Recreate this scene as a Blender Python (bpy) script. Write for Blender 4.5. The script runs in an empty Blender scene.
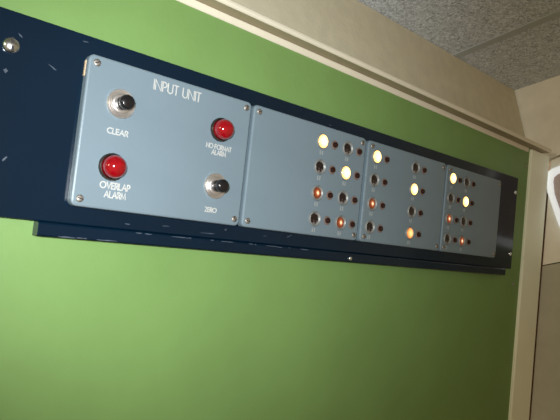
import bpy, bmesh, math, random
from mathutils import Vector, Matrix
random.seed(4)
COL = bpy.context.scene.collection
S = 0.098                        # metres per layout unit (one module pitch)
RHO = math.radians(11.0)         # the console face leans forward
ORG = Vector((0, 0, 1.9))
RX = Matrix.Rotation(RHO, 3, 'X')
PI = math.pi
TS = 0.15 / S                    # texture frequency per layout unit

# ------------------------------------------------------------------ materials
def new_mat(name):
    m = bpy.data.materials.new(name); m.use_nodes = True
    return m, m.node_tree.nodes, m.node_tree.links, m.node_tree.nodes['Principled BSDF']

def mat(name, col, rough=0.5, metal=0.0, var=0.0, scale=20.0, bump=0.0, bscale=80.0, spec=0.5, coat=0.0, detail=4.0):
    m, N, L, b = new_mat(name)
    b.inputs['Base Color'].default_value = (*col, 1)
    b.inputs['Roughness'].default_value = rough
    b.inputs['Metallic'].default_value = metal
    b.inputs['Specular IOR Level'].default_value = spec
    b.inputs['Coat Weight'].default_value = coat
    tc = N.new('ShaderNodeTexCoord')
    if var > 0:
        n = N.new('ShaderNodeTexNoise'); n.inputs['Scale'].default_value = scale * TS; n.inputs['Detail'].default_value = detail
        L.new(tc.outputs['Object'], n.inputs['Vector'])
        r = N.new('ShaderNodeValToRGB')
        r.color_ramp.elements[0].position = 0.3; r.color_ramp.elements[1].position = 0.7
        r.color_ramp.elements[0].color = (*[c * (1 - var) for c in col], 1)
        r.color_ramp.elements[1].color = (*[min(1, c * (1 + var)) for c in col], 1)
        L.new(n.outputs['Fac'], r.inputs['Fac']); L.new(r.outputs['Color'], b.inputs['Base Color'])
    if bump > 0:
        n2 = N.new('ShaderNodeTexNoise'); n2.inputs['Scale'].default_value = bscale * TS; n2.inputs['Detail'].default_value = 3
        L.new(tc.outputs['Object'], n2.inputs['Vector'])
        bp = N.new('ShaderNodeBump'); bp.inputs['Strength'].default_value = bump; bp.inputs['Distance'].default_value = 0.0013
        L.new(n2.outputs['Fac'], bp.inputs['Height']); L.new(bp.outputs['Normal'], b.inputs['Normal'])
    return m

def chipped(name, col, chip, rough, thresh=0.70, scale=55.0, stretch=(1, 1, 1)):
    """glossy paint with small irregular chips and scuffs"""
    m = mat(name, col, rough, var=0.12, scale=9, bump=0.02, bscale=90, spec=0.35)
    N, L = m.node_tree.nodes, m.node_tree.links; b = N['Principled BSDF']
    tc = N.new('ShaderNodeTexCoord'); mp = N.new('ShaderNodeMapping'); mp.inputs['Scale'].default_value = stretch
    L.new(tc.outputs['Object'], mp.inputs['Vector'])
    n = N.new('ShaderNodeTexNoise'); n.inputs['Scale'].default_value = scale * TS; n.inputs['Detail'].default_value = 5; n.inputs['Roughness'].default_value = 0.65
    L.new(mp.outputs['Vector'], n.inputs['Vector'])
    r = N.new('ShaderNodeValToRGB'); r.color_ramp.elements[0].position = thresh; r.color_ramp.elements[1].position = thresh + 0.06
    L.new(n.outputs['Fac'], r.inputs['Fac'])
    mx = N.new('ShaderNodeMix'); mx.data_type = 'RGBA'
    src = b.inputs['Base Color'].links[0].from_socket
    L.new(r.outputs['Color'], mx.inputs['Factor']); L.new(src, mx.inputs['A']); mx.inputs['B'].default_value = (*chip, 1)
    L.new(mx.outputs['Result'], b.inputs['Base Color'])
    return m

def ceiling_mat():
    m, N, L, b = new_mat('mineral_fibre_tile')
    tc = N.new('ShaderNodeTexCoord')
    w = N.new('ShaderNodeTexNoise'); w.inputs['Scale'].default_value = 185 * TS; w.inputs['Detail'].default_value = 5; w.inputs['Roughness'].default_value = 0.7
    w.inputs['Distortion'].default_value = 1.5
    L.new(tc.outputs['Object'], w.inputs['Vector'])
    r = N.new('ShaderNodeValToRGB')
    e = r.color_ramp.elements
    e[0].position = 0.34; e[0].color = (0.27, 0.31, 0.345, 1); e[1].position = 0.62; e[1].color = (0.84, 0.91, 0.98, 1)
    L.new(w.outputs['Fac'], r.inputs['Fac']); L.new(r.outputs['Color'], b.inputs['Base Color'])
    bp = N.new('ShaderNodeBump'); bp.inputs['Strength'].default_value = 0.6; bp.inputs['Distance'].default_value = 0.002
    L.new(w.outputs['Fac'], bp.inputs['Height']); L.new(bp.outputs['Normal'], b.inputs['Normal'])
    b.inputs['Roughness'].default_value = 0.95; b.inputs['Specular IOR Level'].default_value = 0.1
    return m

def lens_mat(name, stops, strength, base=(0.05, 0.010, 0.003)):
    """glass of a burning lamp: hottest over the filament, deeper orange towards its rim (radius in object space)"""
    m, N, L, b = new_mat(name)
    tc = N.new('ShaderNodeTexCoord'); sp = N.new('ShaderNodeSeparateXYZ'); L.new(tc.outputs['Object'], sp.inputs[0])
    cb = N.new('ShaderNodeCombineXYZ'); L.new(sp.outputs['X'], cb.inputs['X']); L.new(sp.outputs['Z'], cb.inputs['Z'])
    ln = N.new('ShaderNodeVectorMath'); ln.operation = 'LENGTH'; L.new(cb.outputs[0], ln.inputs[0])
    mr = N.new('ShaderNodeMapRange'); mr.inputs['From Max'].default_value = 0.050 * S; L.new(ln.outputs['Value'], mr.inputs['Value'])
    n = N.new('ShaderNodeTexNoise'); n.inputs['Scale'].default_value = 260 * TS; L.new(tc.outputs['Object'], n.inputs['Vector'])
    ad = N.new('ShaderNodeMath'); ad.operation = 'MULTIPLY_ADD'; ad.inputs[1].default_value = 0.35; L.new(n.outputs['Fac'], ad.inputs[0])
    sb = N.new('ShaderNodeMath'); sb.operation = 'SUBTRACT'; sb.inputs[1].default_value = 0.17; L.new(mr.outputs['Result'], sb.inputs[0])
    L.new(sb.outputs[0], ad.inputs[2])
    r = N.new('ShaderNodeValToRGB'); cr = r.color_ramp
    while len(cr.elements) < len(stops): cr.elements.new(0.5)
    for e, (p, c) in zip(cr.elements, stops): e.position = p; e.color = (*c, 1)
    L.new(ad.outputs[0], r.inputs['Fac'])
    L.new(r.outputs['Color'], b.inputs['Emission Color']); b.inputs['Emission Strength'].default_value = strength
    b.inputs['Base Color'].default_value = (*base, 1); b.inputs['Roughness'].default_value = 0.15
    return m

def dead_lens_mat():
    """unlit faceted lens: dark, with pale facet glints painted into its colour"""
    m, N, L, b = new_mat('unlit_lens')
    tc = N.new('ShaderNodeTexCoord')
    v = N.new('ShaderNodeTexVoronoi'); v.inputs['Scale'].default_value = 190 * TS; L.new(tc.outputs['Object'], v.inputs['Vector'])
    r = N.new('ShaderNodeValToRGB'); e = r.color_ramp.elements
    e[0].position = 0.0; e[0].color = (0.36, 0.28, 0.25, 1); e[1].position = 0.40; e[1].color = (0.014, 0.008, 0.008, 1)  # pale cell centres stand for glints off the facets
    L.new(v.outputs['Distance'], r.inputs['Fac']); L.new(r.outputs['Color'], b.inputs['Base Color'])
    b.inputs['Roughness'].default_value = 0.22
    return m

M = {}
M['tan'] = mat('tan_underside', (0.34, 0.285, 0.18), 0.7, var=0.08, scale=20)
M['green'] = mat('green_wall_paint', (0.158, 0.280, 0.084), 0.5, var=0.05, scale=14, bump=0.10, bscale=170, spec=0.35)
M['cream'] = mat('cream_paint', (0.72, 0.68, 0.54), 0.55, var=0.04, scale=12, bump=0.1, bscale=120, spec=0.3)
M['post'] = mat('cream_post_paint', (0.88, 0.93, 0.78), 0.55, var=0.04, scale=12, bump=0.1, bscale=120, spec=0.3)
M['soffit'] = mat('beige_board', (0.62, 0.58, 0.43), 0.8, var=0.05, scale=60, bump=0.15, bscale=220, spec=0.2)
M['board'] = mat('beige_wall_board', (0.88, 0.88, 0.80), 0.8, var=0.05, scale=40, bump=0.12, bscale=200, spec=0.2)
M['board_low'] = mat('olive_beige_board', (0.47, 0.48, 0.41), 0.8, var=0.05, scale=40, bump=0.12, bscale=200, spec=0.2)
M['shade_brown'] = mat('joint_shade_brown', (0.10, 0.055, 0.035), 0.8, var=0.2, scale=30)  # brown dark enough to stand for shadow inside the post joint
M['navy'] = chipped('navy_enamel', (0.0015, 0.0098, 0.022), (0.09, 0.12, 0.15), 0.15, 0.735, 70)
M['navy_rail'] = chipped('navy_enamel_worn', (0.0015, 0.0098, 0.022), (0.09, 0.12, 0.15), 0.15, 0.70, 60, (0.35, 1, 1))
M['plate'] = mat('blue_grey_enamel', (0.153, 0.208, 0.242), 0.42, var=0.05, scale=11, bump=0.05, bscale=260, spec=0.4)
M['steel'] = mat('bright_screw_steel', (0.72, 0.77, 0.80), 0.25, 1.0, var=0.1, scale=200)
M['dull_steel'] = mat('dull_screw_steel', (0.33, 0.31, 0.28), 0.45, 0.8, var=0.25, scale=300)
M['slot'] = mat('dark_slot', (0.02, 0.018, 0.016), 0.7)
M['alu'] = mat('spun_aluminium', (0.72, 0.69, 0.66), 0.36, 0.9, var=0.08, scale=180)
M['black'] = mat('black_plastic', (0.008, 0.008, 0.009), 0.22, var=0.1, scale=100)
M['dark_ring'] = mat('dark_chrome_ring', (0.10, 0.085, 0.075), 0.22, 0.9, var=0.1, scale=200)
m, N_, L_, b_ = new_mat('red_lens_plastic')
b_.inputs['Base Color'].default_value = (0.22, 0.001, 0.006, 1); b_.inputs['Roughness'].default_value = 0.10
b_.inputs['Coat Weight'].default_value = 0.6; b_.inputs['Coat Roughness'].default_value = 0.05
b_.inputs['Subsurface Weight'].default_value = 0.0
tc_ = N_.new('ShaderNodeTexCoord'); wv_ = N_.new('ShaderNodeTexNoise'); wv_.inputs['Scale'].default_value = 260 * TS
L_.new(tc_.outputs['Object'], wv_.inputs['Vector'])
rp_ = N_.new('ShaderNodeValToRGB'); rp_.color_ramp.elements[0].color = (0.14, 0.001, 0.003, 1); rp_.color_ramp.elements[1].color = (0.30, 0.002, 0.008, 1)
L_.new(wv_.outputs['Fac'], rp_.inputs['Fac']); L_.new(rp_.outputs['Color'], b_.inputs['Base Color'])
M['red'] = m
M['ferrule'] = mat('pale_lamp_ferrule', (0.21, 0.22, 0.21), 0.45, 0.15, var=0.08, scale=200)
M['copper'] = mat('coppery_ring', (0.24, 0.18, 0.155), 0.4, 0.4, var=0.1, scale=200)
M['plunger'] = mat('dark_red_plunger', (0.018, 0.004, 0.003), 0.25, var=0.2, scale=150)
M['lens_off'] = dead_lens_mat()
M['lens_hot'] = lens_mat('hot_lens', [(0.0, (1, 0.84, 0.42)), (0.62, (1, 0.74, 0.27)), (0.90, (1, 0.50, 0.10)), (1.0, (0.8, 0.30, 0.05))], 3.0)
M['lens_mid'] = lens_mat('amber_lens', [(0.0, (1, 0.72, 0.30)), (0.45, (1, 0.48, 0.14)), (0.75, (0.62, 0.19, 0.05)), (1.0, (0.35, 0.09, 0.03))], 1.5)
M['lens_dim'] = lens_mat('dim_orange_lens', [(0.0, (1, 0.66, 0.38)), (0.13, (1, 0.62, 0.36)), (0.32, (0.20, 0.045, 0.012)), (0.62, (0.075, 0.017, 0.007)), (1.0, (0.035, 0.010, 0.005))], 1.9)
M['ink'] = mat('white_lettering', (0.44, 0.45, 0.43), 0.6, var=0.08, scale=300)
M['faint_ink'] = mat('faded_lettering', (0.27, 0.30, 0.30), 0.6, var=0.1, scale=300)
M['bare'] = mat('bare_tan_edge', (0.52, 0.40, 0.26), 0.7, var=0.15, scale=150)
M['tile'] = ceiling_mat()
M['grid'] = mat('grey_ceiling_grid', (0.40, 0.44, 0.45), 0.6, var=0.04, scale=40)
M['floor'] = mat('brown_floor', (0.12, 0.09, 0.07), 0.7, var=0.15, scale=6)
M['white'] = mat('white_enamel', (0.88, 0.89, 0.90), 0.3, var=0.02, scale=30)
wb = M['white'].node_tree.nodes['Principled BSDF']; wb.inputs['Emission Color'].default_value = (0.86, 0.95, 1.0, 1); wb.inputs['Emission Strength'].default_value = 0.50  # emission added to lift the rim to bright white
M['pinkgrey'] = mat('pinkish_grey_face', (0.60, 0.52, 0.56), 0.5, var=0.06, scale=25)

# ------------------------------------------------------------------ geometry helpers (layout units in, metres out)
def to_mesh(name, bm, m, smooth=False):
    bmesh.ops.recalc_face_normals(bm, faces=bm.faces)
    for v in bm.verts: v.co *= S
    me = bpy.data.meshes.new(name); bm.to_mesh(me); bm.free()
    me.materials.append(m)
    if smooth:
        for p in me.polygons: p.use_smooth = True
        try: me.set_sharp_from_angle(angle=math.radians(38))
        except Exception: pass
    return me

def link(name, me, parent=None, loc=(0, 0, 0)):
    o = bpy.data.objects.new(name, me); COL.objects.link(o)
    o.location = Vector(loc) * S
    if parent: o.parent = parent
    return o

def on_face(o, loc):             # a top-level object standing in the leaning console face
    o.location = ORG + RX @ (Vector(loc) * S); o.rotation_euler = (RHO, 0, 0)

def in_room(o, loc=(0, 0, 0)):   # a top-level object standing upright in the room
    o.location = ORG + Vector(loc) * S

def tag(o, label=None, cat=None, group=None, kind=None):
    if label: o['label'] = label
    if cat: o['category'] = cat
    if group: o['group'] = group
    if kind: o['kind'] = kind
    return o

def box(bm, a, b, bev=0.0):
    a, b = Vector(a), Vector(b)
    r = bmesh.ops.create_cube(bm, size=1.0)
    for v in r['verts']:
        v.co = Vector([(a[i] + b[i]) / 2 + v.co[i] * (b[i] - a[i]) for i in range(3)])
    if bev:
        es = list({e for v in r['verts'] for e in v.link_edges})
        bmesh.ops.bevel(bm, geom=es, offset=bev, segments=2, affect='EDGES', profile=0.5)

def loft(bm, loops, cap0=True, cap1=True):
    rows = [[bm.verts.new(p) for p in lp] for lp in loops]
    n = len(rows[0])
    for r0, r1 in zip(rows, rows[1:]):
        for i in range(n):
            bm.faces.new((r0[i], r0[(i + 1) % n], r1[(i + 1) % n], r1[i]))
    if cap0: bm.faces.new(rows[0][::-1])
    if cap1: bm.faces.new(rows[-1])

def lathe(bm, prof, n=40, c=(0, 0, 0), close=True):
    """prof: (radius, height towards the viewer); axis is -Y"""
    rows = []
    for r, h in prof:
        if r < 1e-6: rows.append([bm.verts.new((c[0], c[1] - h, c[2]))])
        else: rows.append([bm.verts.new((c[0] + r * math.cos(2 * PI * k / n), c[1] - h, c[2] + r * math.sin(2 * PI * k / n))) for k in range(n)])
    for a, b in zip(rows, rows[1:]):
        for k in range(n):
            k2 = (k + 1) % n
            if len(a) == 1 and len(b) == 1: continue
            if len(a) == 1: bm.faces.new((a[0], b[k], b[k2]))
            elif len(b) == 1: bm.faces.new((a[k], a[k2], b[0]))
            else: bm.faces.new((a[k], a[k2], b[k2], b[k]))
    if close and len(rows[0]) > 1: bm.faces.new(rows[0])
    if close and len(rows[-1]) > 1: bm.faces.new(rows[-1])

def rrect(x0, x1, z0, z1, r, inset, y, seg=6):
    pts = []; r2 = max(r - inset, 0.002)
    x0 += inset; x1 -= inset; z0 += inset; z1 -= inset
    for cx, cz, a0 in ((x1 - r2, z1 - r2, 0), (x0 + r2, z1 - r2, 90), (x0 + r2, z0 + r2, 180), (x1 - r2, z0 + r2, 270)):
        for k in range(seg + 1):
            a = math.radians(a0 + 90 * k / seg); pts.append((cx + r2 * math.cos(a), y, cz + r2 * math.sin(a)))
    return pts

def plate_mesh(name, x0, x1, z0, z1, r, yf, yb, bev, m):
    bm = bmesh.new()
    loops = [rrect(x0, x1, z0, z1, r, 0, yb), rrect(x0, x1, z0, z1, r, 0, yf + bev), rrect(x0, x1, z0, z1, r, bev * 0.3, yf + bev * 0.3), rrect(x0, x1, z0, z1, r, bev, yf)]
    loft(bm, loops)
    return to_mesh(name, bm, m)

# ------------------------------------------------------------------ engraved lettering (single-stroke, round-ended capitals)
def arc(cx, cy, rx, ry, a0, a1, n=12):
    return [(cx + rx * math.cos(math.radians(a0 + (a1 - a0) * k / n)), cy + ry * math.sin(math.radians(a0 + (a1 - a0) * k / n))) for k in range(n + 1)]
G = {   # glyph: (advance width, strokes) on a cap height of 1
 'I': (0.0, [[(0, 0), (0, 1)]]),
 'N': (0.68, [[(0, 0), (0, 1), (.68, 0), (.68, 1)]]),
 'P': (0.46, [[(0, 0), (0, 1), (.2, 1)] + arc(.2, .73, .26, .27, 90, -90) + [(0, .46)]]),
 'U': (0.58, [[(0, 1), (0, .29)] + arc(.29, .29, .29, .29, 180, 360) + [(.58, 1)]]),
 'T': (0.52, [[(0, 1), (.52, 1)], [(.26, 1), (.26, 0)]]),
 'C': (0.72, [arc(.5, .5, .5, .5, 50, 310, 18)]),
 'L': (0.40, [[(0, 1), (0, 0), (.40, 0)]]),
 'E': (0.44, [[(.44, 1), (0, 1), (0, 0), (.44, 0)], [(0, .52), (.40, .52)]]),
 'A': (0.72, [[(0, 0), (.36, 1), (.72, 0)], [(.13, .34), (.59, .34)]]),
 'R': (0.48, [[(0, 0), (0, 1), (.2, 1)] + arc(.2, .74, .25, .26, 90, -90) + [(0, .48)], [(.2, .48), (.48, 0)]]),
 'O': (0.96, [arc(.48, .5, .48, .5, 0, 360, 24)]),
 'V': (0.66, [[(0, 1), (.33, 0), (.66, 1)]]),
 'F': (0.42, [[(0, 0), (0, 1), (.42, 1)], [(0, .52), (.38, .52)]]),
 'M': (0.80, [[(0, 0), (.1, 1), (.4, .1), (.7, 1), (.8, 0)]]),
 'Z': (0.56, [[(0, 1), (.56, 1), (0, 0), (.56, 0)]]),
 '|': (0.0, [[(0, .15), (0, .85)]]),
}
def ribbon(bm, pts, w, y0, y1):
    P = [Vector((x, z)) for x, z in pts]
    closed = (P[0] - P[-1]).length < 1e-6
    if closed: P = P[:-1]
    n = len(P); A = []; B = []
    for i in range(n):
        d0 = (P[i] - P[i - 1]) if (i > 0 or closed) else (P[1] - P[0])
        d1 = (P[(i + 1) % n] - P[i]) if (i < n - 1 or closed) else d0
        d0 = d0.normalized(); d1 = d1.normalized(); t = d0 + d1
        t = t.normalized() if t.length > 1e-4 else d0
        nv = Vector((-t.y, t.x)); k = min(1.6, 1.0 / max(0.3, nv.dot(Vector((-d0.y, d0.x)))))
        q = P[i].copy()
        if not closed and i == 0: q -= d1 * w * 0.4
        if not closed and i == n - 1: q += d0 * w * 0.4
        A.append(q + nv * w / 2 * k); B.append(q - nv * w / 2 * k)
    v = [[bm.verts.new((p.x, y, p.y)) for p in row] for y in (y0, y1) for row in (A, B)]
    fa, fb, ba, bb = v
    m = n if closed else n - 1
    for i in range(m):
        j = (i + 1) % n
        bm.faces.new((fa[i], fb[i], fb[j], fa[j])); bm.faces.new((ba[i], ba[j], bb[j], bb[i]))
        bm.faces.new((fa[i], fa[j], ba[j], ba[i])); bm.faces.new((fb[i], bb[i], bb[j], fb[j]))
    if not closed:
        for i in (0, n - 1): bm.faces.new((fa[i], ba[i], bb[i], fb[i]))
def blotch(bm, x, z, l, h, a, y0, y1):
    """an irregular flake or scuff, long side at angle a"""
    c, s_ = math.cos(a), math.sin(a); pts = []
    for k in range(10):
        t = 2 * PI * k / 10; r = 0.6 + 0.55 * random.random()
        u, v = math.cos(t) * l / 2 * r, math.sin(t) * h / 2 * r
        pts.append((x + u * c - v * s_, z + u * s_ + v * c))
    loft(bm, [[(px, y1, pz) for px, pz in pts], [(px, y0, pz) for px, pz in pts]])
def text_mesh(s, h, width, w, m, gap=0.17, space=0.42):
    x = 0; glyphs = []
    for ch in s:
        if ch == ' ': x += space; continue
        adv, st = G[ch]; glyphs.append((x, st)); x += adv + gap
    total = x - gap; kx = width / total if width else h
    bm = bmesh.new()
    for gx, st in glyphs:
        for q, s_ in enumerate(st): ribbon(bm, [((gx + px - total / 2) * kx, (pz - 0.5) * h) for px, pz in s_], w, -0.0022 - 0.0006 * q, 0.0002)
    return to_mesh('lettering', bm, m)

# ------------------------------------------------------------------ the setting
def slab(name, a, b, m, frame, bev=0.0):
    bm = bmesh.new(); box(bm, a, b, bev)
    o = link(name, to_mesh(name, bm, m)); frame(o, (0, 0, 0)); tag(o, kind='structure'); return o
face = lambda o, l: on_face(o, l)
XW = 5.25
SL = -0.0110                     # the top trims run very slightly downhill to the right
def run(name, x0, x1, prof, ms, frame, under=None):
    bm = bmesh.new()
    loft(bm, [[(x, y, z + SL * (x - 2.5)) for y, z in prof] for x in (x0, x1)])
    if under is not None:
        bm.faces.ensure_lookup_table()
        bmesh.ops.recalc_face_normals(bm, faces=bm.faces)
        for f in bm.faces:
            if f.normal.z < -0.9: f.material_index = 1
    me = to_mesh(name, bm, ms[0])
    for m_ in ms[1:]: me.materials.append(m_)
    o = link(name, me); frame(o, (0, 0, 0)); tag(o, kind='structure'); return o
slab('wall_back', (-8, 0.10, -18), (4.80, 0.16, 0.838), M['green'], face)
run('trim_1', -8, 4.725, [(0.095, 0.810), (0.090, 0.814), (0.090, 0.852), (0.095, 0.857), (0.0998, 0.857), (0.0998, 0.810)], [M['cream']], face)
# moulding with a softly rounded nose and a tan-coloured underside
run('trim_2', -8, 5.035, [(0.000, 0.858), (-0.008, 0.863), (-0.011, 0.878), (-0.008, 0.893), (0.002, 0.900), (0.32, 0.902), (0.32, 0.858)], [M['cream'], M['tan']], face, True)
bm = bmesh.new(); box(bm, (4.765, 0.07, -18), (5.185, 0.16, 0.827), 0.010)
o = link('trim_3', to_mesh('trim_3', bm, M['post'])); face(o, (0, 0, 0)); tag(o, kind='structure')
ZC = 1.742
bm = bmesh.new()
pr = [(0.150, 0.88), (0.240, ZC - 0.004), (0.36, ZC - 0.004), (0.34, 0.88)]
loft(bm, [[(x, y + 0.0131 * (x - XW), z) for y, z in pr] for x in (-8, XW - 0.022)])
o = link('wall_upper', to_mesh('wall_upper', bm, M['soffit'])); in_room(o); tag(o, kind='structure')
# right wall: three boards with open seams
bm = bmesh.new()
def board(p0, p1, q0, q1, x0):        # lower edge p0-p1, upper edge q0-q1 as (y, z)
    loft(bm, [[(x, *p0), (x, *p1), (x, *q1), (x, *q0)] for x in (x0, XW + 0.12)])
def YE(z): return 0.088 - 0.194 * z          # the boards stop short of the leaning post, leaving a narrow open joint
board((0.45, 0.72), (-1.6, 1.12), (0.45, ZC - 0.002), (-1.6, ZC - 0.002), XW)
zb, zt = -0.37, 0.80
board((YE(zb), zb + 0.013), (-1.6, -0.18), (YE(zt), zt - 0.008), (-1.6, 1.104), XW + 0.010)
box(bm, (XW, -9, -18), (XW + 0.12, -1.61, ZC - 0.002))
box(bm, (XW + 0.09, -9, -18), (XW + 0.16, -0.3, ZC - 0.002))
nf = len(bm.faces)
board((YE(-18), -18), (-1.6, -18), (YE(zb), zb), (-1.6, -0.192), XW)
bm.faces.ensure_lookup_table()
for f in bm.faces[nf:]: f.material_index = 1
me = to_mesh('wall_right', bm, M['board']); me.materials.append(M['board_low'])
o = link('wall_right', me); in_room(o); tag(o, kind='structure')
# dark brown backing that paints the deep shadow of the open joint
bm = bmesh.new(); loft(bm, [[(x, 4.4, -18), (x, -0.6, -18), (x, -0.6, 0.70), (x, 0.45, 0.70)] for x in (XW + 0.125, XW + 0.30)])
o = link('trim_6', to_mesh('trim_6', bm, M['shade_brown'])); in_room(o); tag(o, kind='structure')  # added strip standing in for the joint's shadow, not a trim
slab('ceiling', (-8, -9, ZC), (XW + 0.16, 0.5, ZC + 0.1), M['tile'], lambda o, l: in_room(o))
for k, (xa, xb) in enumerate(((3.87, 3.97), (-2.33, -2.23))):
    slab('trim_%d' % (4 + k), (xa, -9, ZC - 0.012), (xb, 0.235, ZC + 0.01), M['grid'], lambda o, l: in_room(o))
slab('floor', (-9, -9, -18.2), (XW + 0.16, 4.2, -18.0), M['floor'], lambda o, l: in_room(o))

# ------------------------------------------------------------------ small parts, built once
def screw_mesh(r, m, slot_ang=35, dome=0.5):
    bm = bmesh.new()
    lathe(bm, [(r, 0), (r, r * 0.25)] + [(r * math.cos(a), r * 0.25 + r * dome * math.sin(a)) for a in (0.35, 0.7, 1.05, 1.35)] + [(0, r * 0.25 + r * dome)], 24, close=False)
    return to_mesh('screw', bm, m, True)
def slot_mesh(r, h, ang):
    bm = bmesh.new(); c, s = math.cos(ang), math.sin(ang)
    ribbon(bm, [(-r * .72 * c, -r * .72 * s), (r * .72 * c, r * .72 * s)], r * 0.28, -h, -h + r * 0.3)
    return to_mesh('slot', bm, M['slot'])
R_PS = 0.0185
me_pscrew = screw_mesh(R_PS, M['dull_steel'], dome=0.3)
me_pslots = [slot_mesh(R_PS, R_PS * 0.58, a) for a in (0.5, 1.3, 2.2, 2.9)]
# push button
bm = bmesh.new()
lathe(bm, [(0.074, 0.0), (0.074, 0.006), (0.071, 0.010), (0.067, 0.0095), (0.063, 0.013), (0.059, 0.0125), (0.055, 0.016), (0.051, 0.0155), (0.047, 0.019), (0.042, 0.021), (0.040, 0.021), (0.0, 0.021)], 48)
me_bezel = to_mesh('bezel', bm, M['alu'], True)
bm = bmesh.new()
lathe(bm, [(0.034, 0.018), (0.034, 0.038), (0.030, 0.043), (0.029, 0.048), (0.031, 0.052), (0.036, 0.056), (0.037, 0.080), (0.034, 0.088), (0.027, 0.093), (0.0, 0.095)], 36, close=False)
me_plunger = to_mesh('plunger', bm, M['black'], True)
# alarm lamp
bm = bmesh.new()
lathe(bm, [(0.069, 0.0), (0.069, 0.012), (0.065, 0.018), (0.061, 0.019), (0.057, 0.014), (0.057, 0.0)], 48)
me_aring = to_mesh('retaining_ring', bm, M['dark_ring'], True)
bm = bmesh.new()
lathe(bm, [(0.0565, 0.002), (0.0575, 0.040)] + [(0.0575 * math.cos(a), 0.040 + 0.050 * math.sin(a)) for a in [k * PI / 2 / 12 for k in range(1, 12)]] + [(0, 0.090)], 48, close=False)
me_dome = to_mesh('dome_lens', bm, M['red'], True)
# indicator lamp
bm = bmesh.new()
lathe(bm, [(0.051, 0.0), (0.051, 0.010), (0.048, 0.014), (0.045, 0.014), (0.034, 0.003), (0.034, 0.0)], 40)
me_ferrule = to_mesh('ferrule', bm, M['ferrule'], True)
def lens_mesh(m, r, rise):
    bm = bmesh.new()
    lathe(bm, [(r, 0.001), (r, 0.005)] + [(r * math.cos(a), 0.005 + rise * math.sin(a)) for a in [k * PI / 2 / 8 for k in range(1, 8)]] + [(0, 0.005 + rise)], 32, close=False)
    return to_mesh('lens', bm, m, True)
ME_LENS = {'off': lens_mesh(M['lens_off'], 0.0345, 0.005), 'hot': lens_mesh(M['lens_hot'], 0.0475, 0.022),
           'mid': lens_mesh(M['lens_mid'], 0.043, 0.016), 'dim': lens_mesh(M['lens_dim'], 0.037, 0.007)}
LENS_LABEL = {'hot': 'glowing yellow-white lens', 'mid': 'glowing amber lens', 'dim': 'dimly glowing orange lens', 'off': 'dark unlit lens'}
# little push button beside each lamp
bm = bmesh.new()
lathe(bm, [(0.031, 0.0), (0.031, 0.003), (0.028, 0.005), (0.021, 0.005), (0.019, 0.002), (0.0, 0.002)], 28)
me_sring = to_mesh('collar', bm, M['copper'], True)
bm = bmesh.new()
lathe(bm, [(0.0175, 0.001), (0.0185, 0.014), (0.017, 0.019), (0.011, 0.022), (0.0, 0.023)], 24, close=False)
me_sbtn = to_mesh('plunger', bm, M['plunger'], True)
me_mark = text_mesh('||', 0.030, 0.020, 0.009, M['faint_ink'])

def empty(name, loc):
    o = bpy.data.objects.new(name, None); COL.objects.link(o); on_face(o, loc); o.empty_display_size = 0.02; return o

def module(x0, x1, label):
    cx = (x0 + x1) / 2; hw = (x1 - x0) / 2
    root = empty('control_module', (cx, 0, 0))
    tag(root, label, 'control panel', 'grey modules screwed to the navy rack panel')
    link('plate', plate_mesh('plate', -hw, hw, -0.371, 0.371, 0.03, 0.0, 0.0485, 0.010, M['plate']), root)
    for k, (sx, sz) in enumerate(((-1, 1), (1, 1), (1, -1), (-1, -1))):
        s = link('screw', me_pscrew, root, (sx * (hw - 0.040), 0.001, sz * 0.332))
        link('slot', me_pslots[k], s)
    return root, cx

def lamp(root, x, z, state):
    f = link('indicator_lamp', me_ferrule, root, (x, 0, z)); f['label'] = {'hot': 'brightly lit indicator lamp', 'mid': 'amber lit indicator lamp', 'dim': 'dimly lit orange indicator lamp', 'off': 'unlit indicator lamp in pale ring'}[state]
    l = link('lens', ME_LENS[state], f); l['label'] = LENS_LABEL[state]
    link('legend', me_mark, root, (x + 0.004, 0, z - 0.075))
def small_button(root, x, z):
    c = link('push_button', me_sring, root, (x, 0, z)); c['label'] = 'small dark red push button in coppery collar'
    link('plunger', me_sbtn, c)

# ------------------------------------------------------------------ navy rack panel and rail
rp = empty('rack_panel', (2.035, 0.05, 0)); tag(rp, 'long glossy navy blue rack panel screwed to green wall, holding the grey modules', 'rack panel')
link('panel', plate_mesh('panel', -2.435, 2.435, -0.460, 0.466, 0.012, 0.0, 0.049, 0.006, M['navy']), rp)
me_bs = screw_mesh(0.037, M['steel'], dome=0.6); me_ss = screw_mesh(0.020, M['steel'], dome=0.5)
big = link('screw', me_bs, rp, (-0.322 - 2.035, 0.0, 0.306)); big['label'] = 'large shiny domed screw'
link('slot', slot_mesh(0.037, 0.037 * 0.84, 1.7), big)
for z in (0.312, -0.311): link('screw', me_ss, rp, (4.418 - 2.035, 0.0, z))
M['scuff'] = mat('bare_scuffs', (0.040, 0.058, 0.082), 0.5, var=0.3, scale=200)
random.seed(5)
for (x, z, a, l, w) in ((-0.135, 0.262, -0.45, 0.045, 0.006), (-0.29, 0.365, -0.6, 0.024, 0.009), (-0.33, 0.19, 0.3, 0.022, 0.022), (0.0, 0.43, 0.1, 0.03, 0.005),
                        (0.55, -0.418, 0.05, 0.05, 0.006), (0.83, -0.432, 0.02, 0.13, 0.005), (0.33, -0.43, 0.0, 0.03, 0.008), (-0.285, -0.20, 0.9, 0.035, 0.008),
                        (1.45, -0.395, 0.4, 0.05, 0.005), (1.25, -0.41, 0.1, 0.04, 0.004), (1.72, 0.40, 0.2, 0.02, 0.006), (0.95, -0.40, 0.2, 0.018, 0.010)):
    bm = bmesh.new(); blotch(bm, x - 2.035, z, l, w, a, -0.0010, 0.0005)
    link('scuff', to_mesh('scuff', bm, M['scuff']), rp)['label'] = 'pale scuff on the navy paint'

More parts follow.
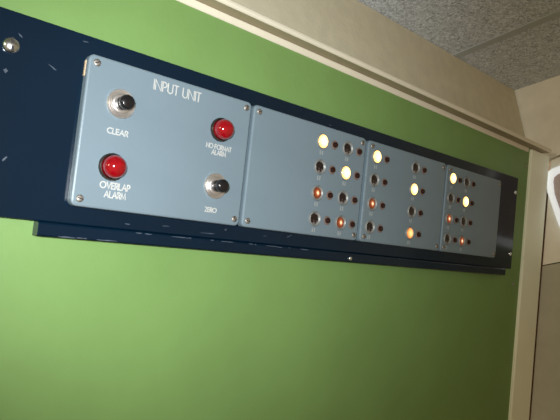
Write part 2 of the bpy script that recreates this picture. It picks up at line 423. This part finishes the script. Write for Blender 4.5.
rl = empty('mounting_rail', (2.098, 0.025, -0.4965)); tag(rl, 'narrow worn navy rail on green wall directly below the long rack panel', 'rail')
bm = bmesh.new(); hw = 2.21
pr = [(0.074, 0.0355), (0.010, 0.0355), (0.003, 0.031), (0.0, 0.024), (0.0, -0.024), (0.005, -0.031), (0.074, -0.033)]
loft(bm, [[(x, y, z) for y, z in pr] for x in (-hw, hw)])
link('rail', to_mesh('rail', bm, M['navy_rail']), rl)
link('screw', screw_mesh(0.016, M['steel'], dome=0.8), rl, (2.028 - 2.098, 0.0, -0.004))
M['worn'] = mat('worn_edge_paint', (0.055, 0.075, 0.105), 0.5, var=0.3, scale=200)
random.seed(11)
for k in range(22):
    x = (-1.75 + 1.35 * random.random()) if k < 16 else (-2.18 + 0.5 * random.random())
    bm = bmesh.new(); z = 0.027 if k < 16 else -0.026
    blotch(bm, x, z + 0.003 * (random.random() - .5), 0.02 + 0.10 * random.random() ** 2, 0.0055, 0, -0.0010, 0.0035)
    link('paint_chip', to_mesh('paint_chip', bm, M['worn']), rl)['label'] = 'pale chip along the rail edge'

# ------------------------------------------------------------------ the four modules
root, cx = module(0.012, 1.005, 'blue-grey module lettered INPUT UNIT with two red alarm domes and two black push buttons')
def push_button(x, z, lab):
    b = link('push_button', me_bezel, root, (x - cx, 0, z)); b['label'] = lab
    p = link('plunger', me_plunger, b); p['label'] = 'black plunger'
def alarm(x, z, lab):
    b = link('alarm_lamp', me_aring, root, (x - cx, 0, z)); b['label'] = lab
    p = link('dome_lens', me_dome, b); p['label'] = 'red domed lens'
push_button(0.196, 0.163, 'CLEAR push button in spun metal bezel')
push_button(0.809, -0.160, 'ZERO push button in spun metal bezel')
alarm(0.190, -0.157, 'OVERLAP ALARM red dome lamp')
alarm(0.802, 0.163, 'NO FORMAT ALARM red dome lamp')
for s, h, w, t, x, z in (('INPUT UNIT', 0.050, 0.285, 0.0062, 0.504, 0.310), ('CLEAR', 0.026, 0.108, 0.0050, 0.198, 0.020),
                         ('OVERLAP', 0.030, 0.155, 0.0060, 0.220, -0.250), ('ALARM', 0.030, 0.110, 0.0060, 0.225, -0.294),
                         ('NO FORMAT', 0.025, 0.170, 0.0046, 0.804, 0.062), ('ALARM', 0.025, 0.096, 0.0048, 0.807, 0.029), ('ZERO', 0.024, 0.076, 0.0052, 0.796, -0.299)):
    l = link('lettering', text_mesh(s, h, w, t, M['ink']), root, (x - cx, 0, z)); l['label'] = s + ' in white capitals'
bm = bmesh.new(); box(bm, (-0.004, 0.032, 0.262), (0.004, 0.0485, 0.340), 0.002)
e = link('bare_edge', to_mesh('bare_edge', bm, M['bare']), root, (0.012 - cx, 0, 0)); e['label'] = 'bare tan sliver on the upper left edge'

ROWS = (0.261, 0.089, -0.087, -0.259)
def lamp_module(x0, x1, cols, states, label):
    root, cx = module(x0, x1, label)
    for z, st in zip(ROWS, states):
        for q in (0, 1):
            lamp(root, cols[2 * q] - cx, z, st[q]); small_button(root, cols[2 * q + 1] - cx, z)
lamp_module(1.024, 2.056, (1.612, 1.733, 1.862, 1.984), (('hot', 'off'), ('off', 'hot'), ('dim', 'off'), ('off', 'dim')),
            'grey lamp module next to the INPUT UNIT module, lamps close together at its right side')
lamp_module(2.086, 3.094, (2.177, 2.297, 2.660, 2.780), (('hot', 'off'), ('off', 'hot'), ('dim', 'off'), ('off', 'mid')),
            'grey lamp module with its two lamp columns spread wide apart, third from the left')
lamp_module(3.116, 4.044, (3.192, 3.311, 3.421, 3.536), (('hot', 'off'), ('off', 'hot'), ('dim', 'off'), ('off', 'dim')),
            'farthest grey lamp module at right end of navy rack panel, blank on its right half')

# ------------------------------------------------------------------ small screws in the green wall
me_ws = screw_mesh(0.016, M['dull_steel'])
for x, z, lab in ((4.626, -0.611, 'tiny screw in green wall below right end of the navy rack panel'),
                  (4.705, 0.633, 'tiny screw in green wall above right end of the navy rack panel')):
    o = link('wall_screw', me_ws); on_face(o, (x, 0.10, z)); tag(o, lab, 'screw')

# ------------------------------------------------------------------ white-rimmed panel on the right wall, mostly out of frame
cy, cz = -0.42, 0.26
wp = bpy.data.objects.new('framed_panel', None); COL.objects.link(wp); in_room(wp, (XW + 0.010, cy, cz))
tag(wp, 'white rimmed panel with pinkish grey face on beige wall beside the cream post', 'panel')
out = [(-0.08, 0.058), (-0.006, 0.43), (-0.010, 0.60), (-0.03, 0.655), (-0.08, 0.684), (-0.60, 0.78), (-0.74, 0.74), (-0.81, 0.44), (-0.74, 0.05), (-0.58, -0.28), (-0.22, -0.28)]
def ring(k, x): return [(x, (y - cy) * k, (z - cz) * k) for y, z in out]
bm = bmesh.new()
loft(bm, [ring(1.0, 0.0), ring(1.0, -0.05), ring(0.97, -0.062), ring(0.86, -0.062), ring(0.83, -0.045), ring(0.83, 0.0)], True, True)
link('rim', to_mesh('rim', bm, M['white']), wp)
bm = bmesh.new(); loft(bm, [ring(0.835, -0.010), ring(0.835, -0.042)])
link('face', to_mesh('face', bm, M['pinkgrey']), wp)

# ------------------------------------------------------------------ camera, flash, added fill and room light
Cp = Vector((-0.901704, -2.606197, -0.440342))
R = Matrix(((0.75424027, -0.11897330, -0.64572979), (-0.64799143, 0.02384016, -0.76127443), (0.10596563, 0.99261120, -0.05911247)))
cam = bpy.data.cameras.new('camera'); co = bpy.data.objects.new('camera', cam); COL.objects.link(co)
cam.sensor_width = 36; cam.sensor_fit = 'HORIZONTAL'; cam.lens = 545 / 560 * 36; cam.clip_start = 0.01
co.matrix_world = Matrix.Translation(ORG + RX @ (Cp * S)) @ (RX @ R).to_4x4()
bpy.context.scene.camera = co

fl = bpy.data.lights.new('camera_flash', 'SPOT'); fo = bpy.data.objects.new('camera_flash', fl); COL.objects.link(fo)
fl.energy = 7.1; fl.color = (0.93, 0.97, 1.0); fl.shadow_soft_size = 0.008
fl.spot_size = math.radians(75); fl.spot_blend = 1.0
off = R @ Vector((-0.10, 0.22, 0.0))
aim = R @ Vector((-0.13, 0.0, -1.0))
fo.location = ORG + RX @ ((Cp + off) * S)
fo.rotation_euler = (RX @ aim).to_track_quat('-Z', 'Y').to_euler()

rl_ = bpy.data.lights.new('added_fill_lamp', 'POINT'); ro = bpy.data.objects.new('added_fill_lamp', rl_); COL.objects.link(ro)  # unseen warm lamp added at left to brighten right wall and post
rl_.energy = 12.0; rl_.color = (1.0, 0.86, 0.60); rl_.shadow_soft_size = 0.10
ro.location = ORG + Vector((-12, -3.0, 0.6)) * S

sc_ = bpy.context.scene
w = bpy.data.worlds.new('room_air'); sc_.world = w; w.use_nodes = True
w.node_tree.nodes['Background'].inputs['Color'].default_value = (1.0, 0.68, 0.40, 1)
w.node_tree.nodes['Background'].inputs['Strength'].default_value = 0.33
sc_.view_settings.view_transform = 'Standard'; sc_.view_settings.look = 'None'
sc_.view_settings.exposure = 0.0; sc_.view_settings.gamma = 1.0; sc_.view_settings.use_curve_mapping = False
